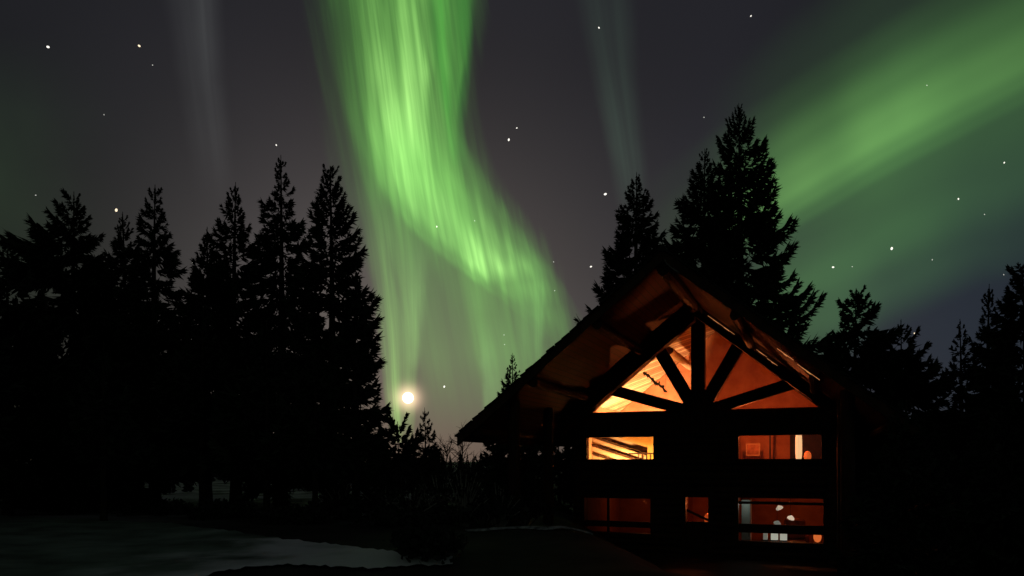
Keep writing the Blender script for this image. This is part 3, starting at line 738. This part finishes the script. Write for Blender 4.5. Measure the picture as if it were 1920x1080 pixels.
for i, (px, py, Yd, lab) in enumerate([(836, 842, 27, 'leafless pale birch nearest the left eave tip of the cabin'), (866, 800, 30, 'tallest leafless pale birch by the cabin eave'),
        (790, 858, 26, 'leafless pale birch leaning below the young thin spruce'), (885, 880, 25, 'short leafless pale birch in front of the cabin left corner'), (752, 880, 28, 'leafless pale birch in the brush beside the left wood')]):
    birch(lab, px, py, Yd, 60+i)

def shrub(label, px, py, Yd, seed, w=1.1, group='low bushes along the bank'):
    rg = np.random.default_rng(seed); rnd = random.Random(seed); top = at(px, py, Yd); b = gz(top.x, Yd); H = max(.4, top.z-b)
    root = empty('bush', (top.x, Yd, b)); tag(root, label, 'bush', group)
    bm = bmesh.new(); K = Kites()
    for i in range(30):
        a = rnd.uniform(0, 6.28); r_ = w*rnd.uniform(.15, 1); h = H*rnd.uniform(.5, 1)*(1-.35*(r_/w)**2)
        e = Vector((math.cos(a)*r_, math.sin(a)*r_, h)); m1 = e*.5+Vector((0, 0, .1*h))
        tube(bm, [(e.x*.1, e.y*.1, -.1), m1, e], [.016, .011, .004] if seed < 100 else [.030, .022, .009], 5)
        n = 46 if seed < 100 else 10; t = rg.uniform(.25, 1, n)[:, None]
        P0 = np.array(m1)*(1-t)+np.array(e)*t+rg.normal(0, .10, (n, 3)); D = rg.normal(0, 1, (n, 3))+np.array([0, 0, .5]); D /= np.linalg.norm(D, axis=1)[:, None]; D *= rg.uniform(.07, .20, n)[:, None]
        K.add(P0, D, np.cross(D, rg.normal(0, 1, (n, 3)))*.28)
    bmobj('stem', bm, M['willow' if seed >= 100 else 'twig'], root)
    K.build('foliage', M['needle2'], root)
for i, (px, py, Yd, w, lab) in enumerate([(655, 940, 24, 1.5, 'low bush at the foot of the left wood near the pale track'), (740, 960, 22, 1.4, 'low bush behind the right end of the pale track'),
        (820, 950, 23, 1.5, 'low bush in the gap between wood and cabin'), (905, 930, 24, 1.5, 'low bush by the cabin left corner'), (560, 975, 22.5, 1.3, 'low bush under the short wide spruce'),
        (430, 965, 24, 1.3, 'low bush in the shadow under the sky gap'), (300, 955, 26, 1.4, 'low bush above the pale track, left part'), (150, 955, 27, 1.4, 'low bush above the pale track at the far left'),
        (795, 1045, 13.5, .8, 'dark bush nearest the viewer at the right end of the track'), (980, 925, 26, 1.2, 'low bush against the cabin left wall')]):
    shrub(lab, px, py, Yd, 90+i, w)

for i, (px, py, Yd, w, lab) in enumerate([(825, 880, 24.5, .9, 'pale stemmed willow bush under the leafless birches'), (870, 875, 23, .9, 'pale stemmed willow bush below the left eave tip'),
        (720, 900, 25, .9, 'pale stemmed willow bush at the right foot of the left wood'), (770, 905, 22.5, .8, 'pale stemmed willow bush behind the dark bush on the track end'),
        (935, 900, 24, .8, 'pale stemmed willow bush in front of the cabin left porch post'), (640, 905, 24.5, .8, 'pale stemmed willow bush between the trunks of the left wood')]):
    shrub(lab, px, py, Yd, 100+i, w, 'pale willow bushes between the wood and the cabin')
# far wood beyond, one dark mass
K = Kites(); rg = np.random.default_rng(77); rnd = random.Random(77)
for i in range(420):
    a = rnd.uniform(-0.75, 0.75); D0 = rnd.uniform(85, 190); x = math.tan(a)*D0; b = gz(x, D0); h = rnd.uniform(3.5, 6.8)*(D0/130)**.5
    n = 150; q = rg.uniform(0, 1, n)**.8; ph = rg.uniform(0, 6.28, n); r = (1-q)*h*.22
    P0 = np.stack([x+0*q, D0+0*q, b+h*q], 1); D = np.stack([np.cos(ph)*r, np.sin(ph)*r, r*.1-.1+.4*(q > .95)], 1)
    K.add(P0, D, np.stack([0*q, 0*q, .22+0*q], 1))
fw = K.build('distant_forest', M['needle2'], None); tag(fw, 'far dark wood along the horizon beyond the trees', None, None, 'stuff')

# ------------------------------------------------------------------ moon, stars, aurora
bm = bmesh.new(); bmesh.ops.create_uvsphere(bm, u_segments=32, v_segments=20, radius=10.5/F*6600)
mo = bmobj('moon', bm, glow('moon_glow', (1.0, 0.86, 0.62), 3.0), None, MOON, True); tag(mo, 'brilliant warm white moon low between the wood and the cabin', 'moon')

stars = [
 (90, 88, 2.6, 'w', 'bright white star near the top left corner'), (261, 86, 2.3, 'o', 'bright star right of the top left corner star'),
 (218, 394, 2.8, 'o', 'bright orange star just above the slim dark left spruce'), (362, 492, 1.9, 'w', 'star low in the sky gap of the left wood'),
 (67, 366, 1.2, 'w', 'faint star left of the broad far left spruce top'), (518, 272, 1.5, 'w', 'small star directly above the tallest left spruce'),
 (819, 425, 1.5, 'w', 'small star inside the lower part of the main aurora'), (890, 414, 1.2, 'w', 'faint star at the right rim of the main aurora'),
 (833, 725, 2.0, 'w', 'lone star just right of the moon'), (954, 262, 2.3, 'w', 'bright star right of the main aurora in mid sky'),
 (969, 240, 1.3, 'w', 'small star above the bright mid sky star'), (1123, 52, 1.6, 'w', 'star high above the shorter spruce behind the cabin'),
 (1135, 364, 2.6, 'w', 'brightest star left of the shorter spruce top'), (1108, 500, 1.9, 'w', 'star at the left branches of the shorter spruce'),
 (1038, 491, 1.0, 'w', 'faint star between the main aurora foot and shorter spruce'), (1040, 545, 1.0, 'w', 'faint star above the cabin left roof slope'),
 (945, 628, 1.1, 'w', 'upper of two faint stars above the small far spruce'), (946, 646, 1.1, 'w', 'lower of two faint stars above the small far spruce'),
 (1408, 30, 1.5, 'w', 'star near the top edge right of centre'), (1738, 160, 1.1, 'w', 'faint star inside the right aurora band'),
 (1672, 466, 2.6, 'w', 'brightest star below the right aurora band'), (1562, 501, 2.0, 'w', 'star right of the tallest spruce flank'),
 (1748, 487, 1.2, 'w', 'faint star right of the brightest right hand star'), (1797, 373, 1.6, 'w', 'star below the right aurora band towards the frame edge'),
 (1883, 305, 1.5, 'w', 'star at the right frame edge under the aurora'), (1846, 402, 1.0, 'w', 'faint star low right of the right hand pair'),
 (1715, 625, 1.6, 'o', 'star just above the stubby ragged spruce'), (1598, 500, 1.0, 'w', 'faint star beside the one at the tallest spruce flank'),
 (1882, 515, 1.0, 'w', 'faint star just above the right edge spruces'), (286, 122, 0.8, 'w', 'very faint star under the top left pair'),
 (1320, 220, 0.8, 'w', 'very faint star left of the tallest spruce tip'), (195, 215, 0.8, 'w', 'very faint star in the upper left sky'),
]
SM = {'w': glow('star_white', (1.0, 0.95, 0.86), 1.3), 'o': glow('star_warm', (1.0, 0.80, 0.55), 1.4), 'f': glow('star_faint', (0.9, 0.88, 0.82), 0.55)}
for px, py, r, c, lab in stars:
    bm = bmesh.new(); bmesh.ops.create_icosphere(bm, subdivisions=2, radius=max(r*.88, 0.95)/F*6000, matrix=Matrix.Rotation(px*.7, 4, 'Y') @ Matrix.Diagonal((1.25, 1, .85, 1)))
    o = bmobj('star', bm, SM[c if r > 1.25 else 'f'], None, at(px, py, 6000), True); tag(o, lab, 'star', 'stars in the night sky')

def aurora(name, label, rows, Yd, ustops, vstops, col_lo, col_hi, strength, streak=(9, 0.8), amt=0.6, fine=(42, 1.4), famt=0.25, seed=0.0, depth=300, rays=None, rag=0.16):
    """hanging sheet of light: rows of (left x, left y, right x, right y) in the sky at about Yd metres"""
    NU, SUB = 24, 10; V = []; UV = []; UV2 = []
    rows = [tuple(map(float, r)) for r in rows]
    def cat(p0, p1, p2, p3, t): return tuple(.5*((2*b)+(-a+c)*t+(2*a-5*b+4*c-d)*t*t+(-a+3*b-3*c+d)*t**3) for a, b, c, d in zip(p0, p1, p2, p3))
    RR = []
    for i in range(len(rows)-1):
        p0 = rows[max(i-1, 0)]; p3 = rows[min(i+2, len(rows)-1)]
        for k in range(SUB): RR.append(cat(p0, rows[i], rows[i+1], p3, k/SUB))
    RR.append(rows[-1])
    for j, r in enumerate(RR):
        v = j/(len(RR)-1)
        for k in range(NU+1):
            u = k/NU; D = Yd+depth*(math.sin(u*3.1+seed)*.5+v*.6)
            V.append(at(r[0]+(r[2]-r[0])*u, r[1]+(r[3]-r[1])*u, D)); UV.append((u, v))
            px_, py_ = r[0]+(r[2]-r[0])*u, r[1]+(r[3]-r[1])*u
            UV2.append(((px_-(rays or 0)*py_)/100, py_/100))
    me = grid_mesh(name, np.array([tuple(q) for q in V]), NU+1, len(RR))
    ul = me.uv_layers.new(name='UVMap'); UVa = np.array(UV)
    li = np.empty(len(me.loops), dtype=np.int32); me.loops.foreach_get('vertex_index', li)
    ul.data.foreach_set('uv', UVa[li].astype(np.float32).ravel())
    u2l = me.uv_layers.new(name='rays'); u2l.data.foreach_set('uv', np.array(UV2)[li].astype(np.float32).ravel())
    m = bpy.data.materials.new(name); m.use_nodes = True; t = m.node_tree; t.nodes.clear()
    uvr = N(t, 'ShaderNodeUVMap', uv_map='rays' if rays is not None else 'UVMap')
    uv = N(t, 'ShaderNodeUVMap', uv_map='UVMap'); sp_ = N(t, 'ShaderNodeSeparateXYZ'); t.links.new(uv.outputs[0], sp_.inputs[0])
    def noise(sx, sy, det, off):
        mp = N(t, 'ShaderNodeMapping'); mp.inputs['Scale'].default_value = (sx, sy, 1); mp.inputs['Location'].default_value = (off+seed*3.7, off*1.3+seed, seed*7.1)
        t.links.new(uvr.outputs[0], mp.inputs[0])
        n = N(t, 'ShaderNodeTexNoise'); n.inputs['Scale'].default_value = 1.0; n.inputs['Detail'].default_value = det
        t.links.new(mp.outputs[0], n.inputs['Vector']); return n.outputs[0]
    s1 = smooth(t, noise(streak[0], streak[1], 2.0, 1.0), .28, .72, 1-amt, 1.0)
    s2 = smooth(t, noise(fine[0], fine[1], 2.0, 5.0), .3, .7, 1-famt, 1.0)
    # the rim wanders a little along the sheet
    wv = mth(t, 'MULTIPLY', mth(t, 'SUBTRACT', noise(*((7.0, .5) if rays is not None else (1.0, 5.0)), 2.0, 9.0), 0.5), rag)
    u2 = mth(t, 'ADD', sp_.outputs[0], wv)
    edge = mth(t, 'MULTIPLY', smooth(t, sp_.outputs[0], 0.0, .10), smooth(t, sp_.outputs[0], 1.0, .93))
    I = mth(t, 'MULTIPLY', ramp(t, u2, ustops), ramp(t, sp_.outputs[1], vstops))
    I = mth(t, 'MULTIPLY', mth(t, 'MULTIPLY', I, edge), mth(t, 'MULTIPLY', s1, s2))
    c = mixc(t, mth(t, 'POWER', I, 1.2, clamp=True), col_lo, col_hi)
    em = N(t, 'ShaderNodeEmission'); t.links.new(c, em.inputs[0]); t.links.new(mth(t, 'MULTIPLY', I, strength), em.inputs[1])
    tr = N(t, 'ShaderNodeBsdfTransparent'); ad = N(t, 'ShaderNodeAddShader'); ou = N(t, 'ShaderNodeOutputMaterial')
    t.links.new(em.outputs[0], ad.inputs[0]); t.links.new(tr.outputs[0], ad.inputs[1]); t.links.new(ad.outputs[0], ou.inputs[0])
    m.cycles.emission_sampling = 'NONE' if hasattr(m, 'cycles') else 'NONE'
    o = link(name, me, m); tag(o, label, 'aurora', 'curtains of northern lights'); return o
GL, GH = (0.16, 0.52, 0.09), (0.40, 0.86, 0.20)
# main curtain: upper fall, then the foot sweeping out to the right; rays lean a little
aurora('aurora_curtain', 'brightest green aurora curtain pouring down the middle of the sky',
       [(560, -260, 905, -260), (575, -130, 904, -130), (592, 0, 902, 0), (612, 100, 892, 90), (628, 190, 872, 185), (652, 280, 868, 275), (672, 360, 885, 350), (700, 440, 905, 420), (730, 540, 930, 500)],
       3600, [(0.0, 0.0), (0.14, .22), (0.30, .66), (0.48, .92), (0.66, 1.0), (0.76, .50), (0.92, .26), (0.985, 0.0)],
       [(0.0, .55), (0.30, .62), (0.45, .86), (0.58, 1.0), (0.70, .90), (0.82, .45), (1.0, 0.0)],
       (0.11, 0.48, 0.05), (0.46, 0.90, 0.24), 1.22, (2.4, .28), .52, (14, .36), .26, 1.0, rays=.13, rag=.14)
aurora('aurora_curtain', 'bright lower fold of the aurora curtain sweeping right towards the roof',
       [(625, 170, 850, 150), (655, 260, 872, 235), (690, 340, 905, 300), (738, 410, 945, 365), (800, 470, 990, 430), (866, 520, 1035, 490), (930, 565, 1075, 550), (985, 610, 1110, 610), (1035, 660, 1140, 670)],
       3500, [(0.0, 0.0), (0.14, .40), (0.28, .88), (0.45, 1.0), (0.66, .62), (0.85, .25), (1.0, 0.0)],
       [(0.0, 0.0), (0.22, .60), (0.38, .85), (0.52, .90), (0.61, 1.0), (0.69, .48), (0.80, .20), (1.0, 0.0)],
       (0.10, 0.44, 0.05), (0.42, 0.86, 0.22), 1.10, (2.8, .32), .48, (14, .4), .26, 2.5, rays=.22, rag=.20)
aurora('aurora_ray', 'deep green stripe along the right rim of the brightest curtain',
       [(775, -200, 900, -200), (785, -60, 900, -60), (795, 60, 895, 60), (808, 150, 886, 150), (824, 240, 878, 240), (842, 330, 886, 330)],
       3450, [(0.0, 0.0), (0.35, 1.0), (0.55, .6), (0.75, .85), (1.0, 0.0)], [(0.0, .5), (0.4, .9), (0.65, 1.0), (0.85, .6), (1.0, 0.0)],
       (0.020, 0.20, 0.015), (0.028, 0.27, 0.020), 0.72, (3, .3), .5, (14, .4), .2, 3.5, rays=.13)
aurora('aurora_veil', 'soft wide green glow wrapped round the brightest aurora curtain',
       [(530, -260, 960, -260), (550, 0, 935, 0), (580, 200, 910, 200), (600, 330, 950, 330), (640, 460, 1040, 450), (680, 580, 1090, 570), (700, 700, 1110, 690), (710, 840, 1110, 830)],
       4300, [(0.0, 0.0), (0.30, .6), (0.6, 1.0), (0.8, .6), (1.0, 0.0)], [(0.0, .35), (0.3, .5), (0.50, .75), (0.66, 1.0), (0.80, .95), (1.0, .0)],
       (0.052, 0.165, 0.026), (0.064, 0.22, 0.032), 1.32, (1.6, .25), .35, (8, .3), .12, 2.0, rays=.18)
aurora('aurora_ray', 'narrow green ray falling beside the left wood towards the moon',
       [(650, 330, 770, 320), (675, 430, 780, 420), (692, 540, 785, 530), (705, 640, 790, 640), (715, 740, 785, 740), (730, 830, 780, 830)],
       3300, [(0.0, 0.0), (0.25, .8), (0.45, 1.0), (0.6, .45), (0.75, .55), (1.0, 0.0)], [(0.0, 0.0), (0.3, .55), (0.6, .9), (0.85, 1.0), (1.0, .3)],
       (0.12, 0.29, 0.06), (0.17, 0.38, 0.08), 1.15, (6, 1.0), .5, (22, 1.0), .2, 3.0)
aurora('aurora_ray', 'short faint green ray just above the moon',
       [(735, 430, 815, 420), (745, 540, 808, 540), (752, 640, 800, 640), (758, 700, 792, 700)],
       3350, [(0.0, 0.0), (0.5, 1.0), (1.0, 0.0)], [(0.0, 0.0), (0.4, 1.0), (0.75, .6), (1.0, 0.0)], (0.10, 0.22, 0.06), (0.13, 0.28, 0.07), 0.75, (4, .8), .4, (16, .8), .2, 4.0)
aurora('aurora_ray', 'slanting green ray at the right foot of the brightest curtain',
       [(915, 430, 1020, 420), (940, 520, 1040, 510), (955, 600, 1035, 600), (965, 680, 1030, 680), (975, 760, 1030, 760)],
       3400, [(0.0, 0.0), (0.4, .6), (0.68, 1.0), (0.9, .15), (1.0, 0.0)], [(0.0, 0.0), (0.35, .9), (0.55, 1.0), (0.8, .5), (1.0, 0.0)], (0.07, 0.20, 0.045), (0.09, 0.26, 0.055), 0.72, (5, .9), .4, (18, .8), .2, 5.0)
aurora('aurora_ray', 'faint green ray rising left of the small far spruce',
       [(885, 590, 985, 580), (892, 660, 990, 650), (898, 730, 995, 720), (902, 800, 1000, 790)],
       3300, [(0.0, 0.0), (0.14, 1.0), (0.4, .55), (1.0, 0.0)], [(0.0, 0.0), (0.45, .8), (0.8, 1.0), (1.0, .4)], (0.06, 0.15, 0.045), (0.075, 0.19, 0.05), 0.85, (4, .8), .4, (16, .8), .15, 6.0)
# right hand band: u runs from its soft upper side to its crisp lower side
aurora('aurora_band', 'broad green aurora band slanting down from the right edge to the tallest spruce',
       [(2290, -330, 2350, -20), (2120, -240, 2180, 75), (1980, -165, 2040, 150), (1840, -85, 1900, 222), (1700, -5, 1765, 292), (1585, 65, 1650, 352), (1480, 130, 1545, 412), (1375, 200, 1440, 475), (1270, 270, 1330, 545), (1160, 350, 1220, 620)],
       3900, [(0.0, 0.0), (0.20, .16), (0.44, .54), (0.62, .92), (0.72, 1.0), (0.81, .70), (0.90, .30), (1.0, 0.0)],
       [(0.0, .3), (0.25, .52), (0.38, .62), (0.50, .90), (0.56, 1.0), (0.62, .85), (0.69, 1.0), (0.78, .8), (0.9, .2), (1.0, 0.0)],
       (0.055, 0.175, 0.033), (0.120, 0.290, 0.064), .96, (1.3, 2.0), .20, (3, 4), .08, 7.0, rag=.07)
aurora('aurora_veil', 'wide dim green glow spread over the right aurora band',
       [(2300, -430, 2300, 380), (2100, -400, 2110, 460), (1900, -330, 1930, 540), (1720, -220, 1760, 600), (1570, -90, 1610, 660), (1430, 30, 1470, 700), (1300, 140, 1340, 740)],
       4500, [(0.0, 0.0), (0.22, .25), (0.45, .80), (0.60, 1.0), (0.74, .85), (0.88, .30), (1.0, 0.0)], [(0.0, .5), (0.35, .75), (0.6, 1.0), (0.8, .75), (1.0, 0.0)],
       (0.023, 0.070, 0.017), (0.030, 0.090, 0.021), 1.22, (2, 2), .25, (5, 4), .08, 8.0, rag=.08)
aurora('aurora_veil', 'second faint green patch below the band beside the tallest spruce',
       [(1880, 290, 1930, 520), (1760, 330, 1800, 570), (1640, 380, 1680, 640), (1540, 420, 1580, 700), (1440, 460, 1480, 760), (1350, 500, 1390, 800)],
       4100, [(0.0, 0.0), (0.4, 1.0), (0.6, .9), (1.0, 0.0)], [(0.0, 0.0), (0.35, .5), (0.6, 1.0), (0.85, .9), (1.0, .2)],
       (0.024, 0.075, 0.018), (0.03, 0.09, 0.022), 0.85, (2, 2), .25, (5, 4), .08, 9.0, rag=.08)
GR, GR2 = (0.034, 0.036, 0.036), (0.042, 0.045, 0.044)
aurora('aurora_ray', 'faint grey ray high in the left sky',
       [(260, -200, 420, -200), (285, -40, 425, -40), (315, 120, 430, 120), (340, 260, 440, 260), (360, 400, 450, 400)],
       4000, [(0.0, 0.0), (0.45, .7), (0.62, 1.0), (1.0, 0.0)], [(0.0, .7), (0.4, 1.0), (0.7, .7), (1.0, 0.0)], GR, GR2, 0.85, (3, .8), .4, (12, .8), .15, 10.0)
aurora('aurora_ray', 'faint grey green ray above the shorter spruce',
       [(1030, -200, 1200, -200), (1060, -40, 1200, -40), (1090, 110, 1205, 110), (1120, 240, 1215, 240), (1145, 370, 1225, 370), (1160, 470, 1230, 470)],
       4000, [(0.0, 0.0), (0.4, 1.0), (0.6, .8), (1.0, 0.0)], [(0.0, .2), (0.35, .6), (0.65, 1.0), (1.0, 0.0)], (0.026, 0.048, 0.032), (0.030, 0.058, 0.038), 0.8, (3, .8), .4, (12, .8), .15, 11.0)
aurora('aurora_veil', 'very dim green veil over the far left spruces',
       [(-220, 40, 210, 60), (-220, 200, 230, 210), (-200, 360, 240, 360), (-180, 560, 250, 560)],
       4400, [(0.0, .5), (0.4, 1.0), (1.0, 0.0)], [(0.0, 0.0), (0.5, 1.0), (1.0, .3)], (0.008, 0.020, 0.007), (0.010, 0.024, 0.008), 0.8, (3, 2), .4, (9, 3), .1, 12.0)
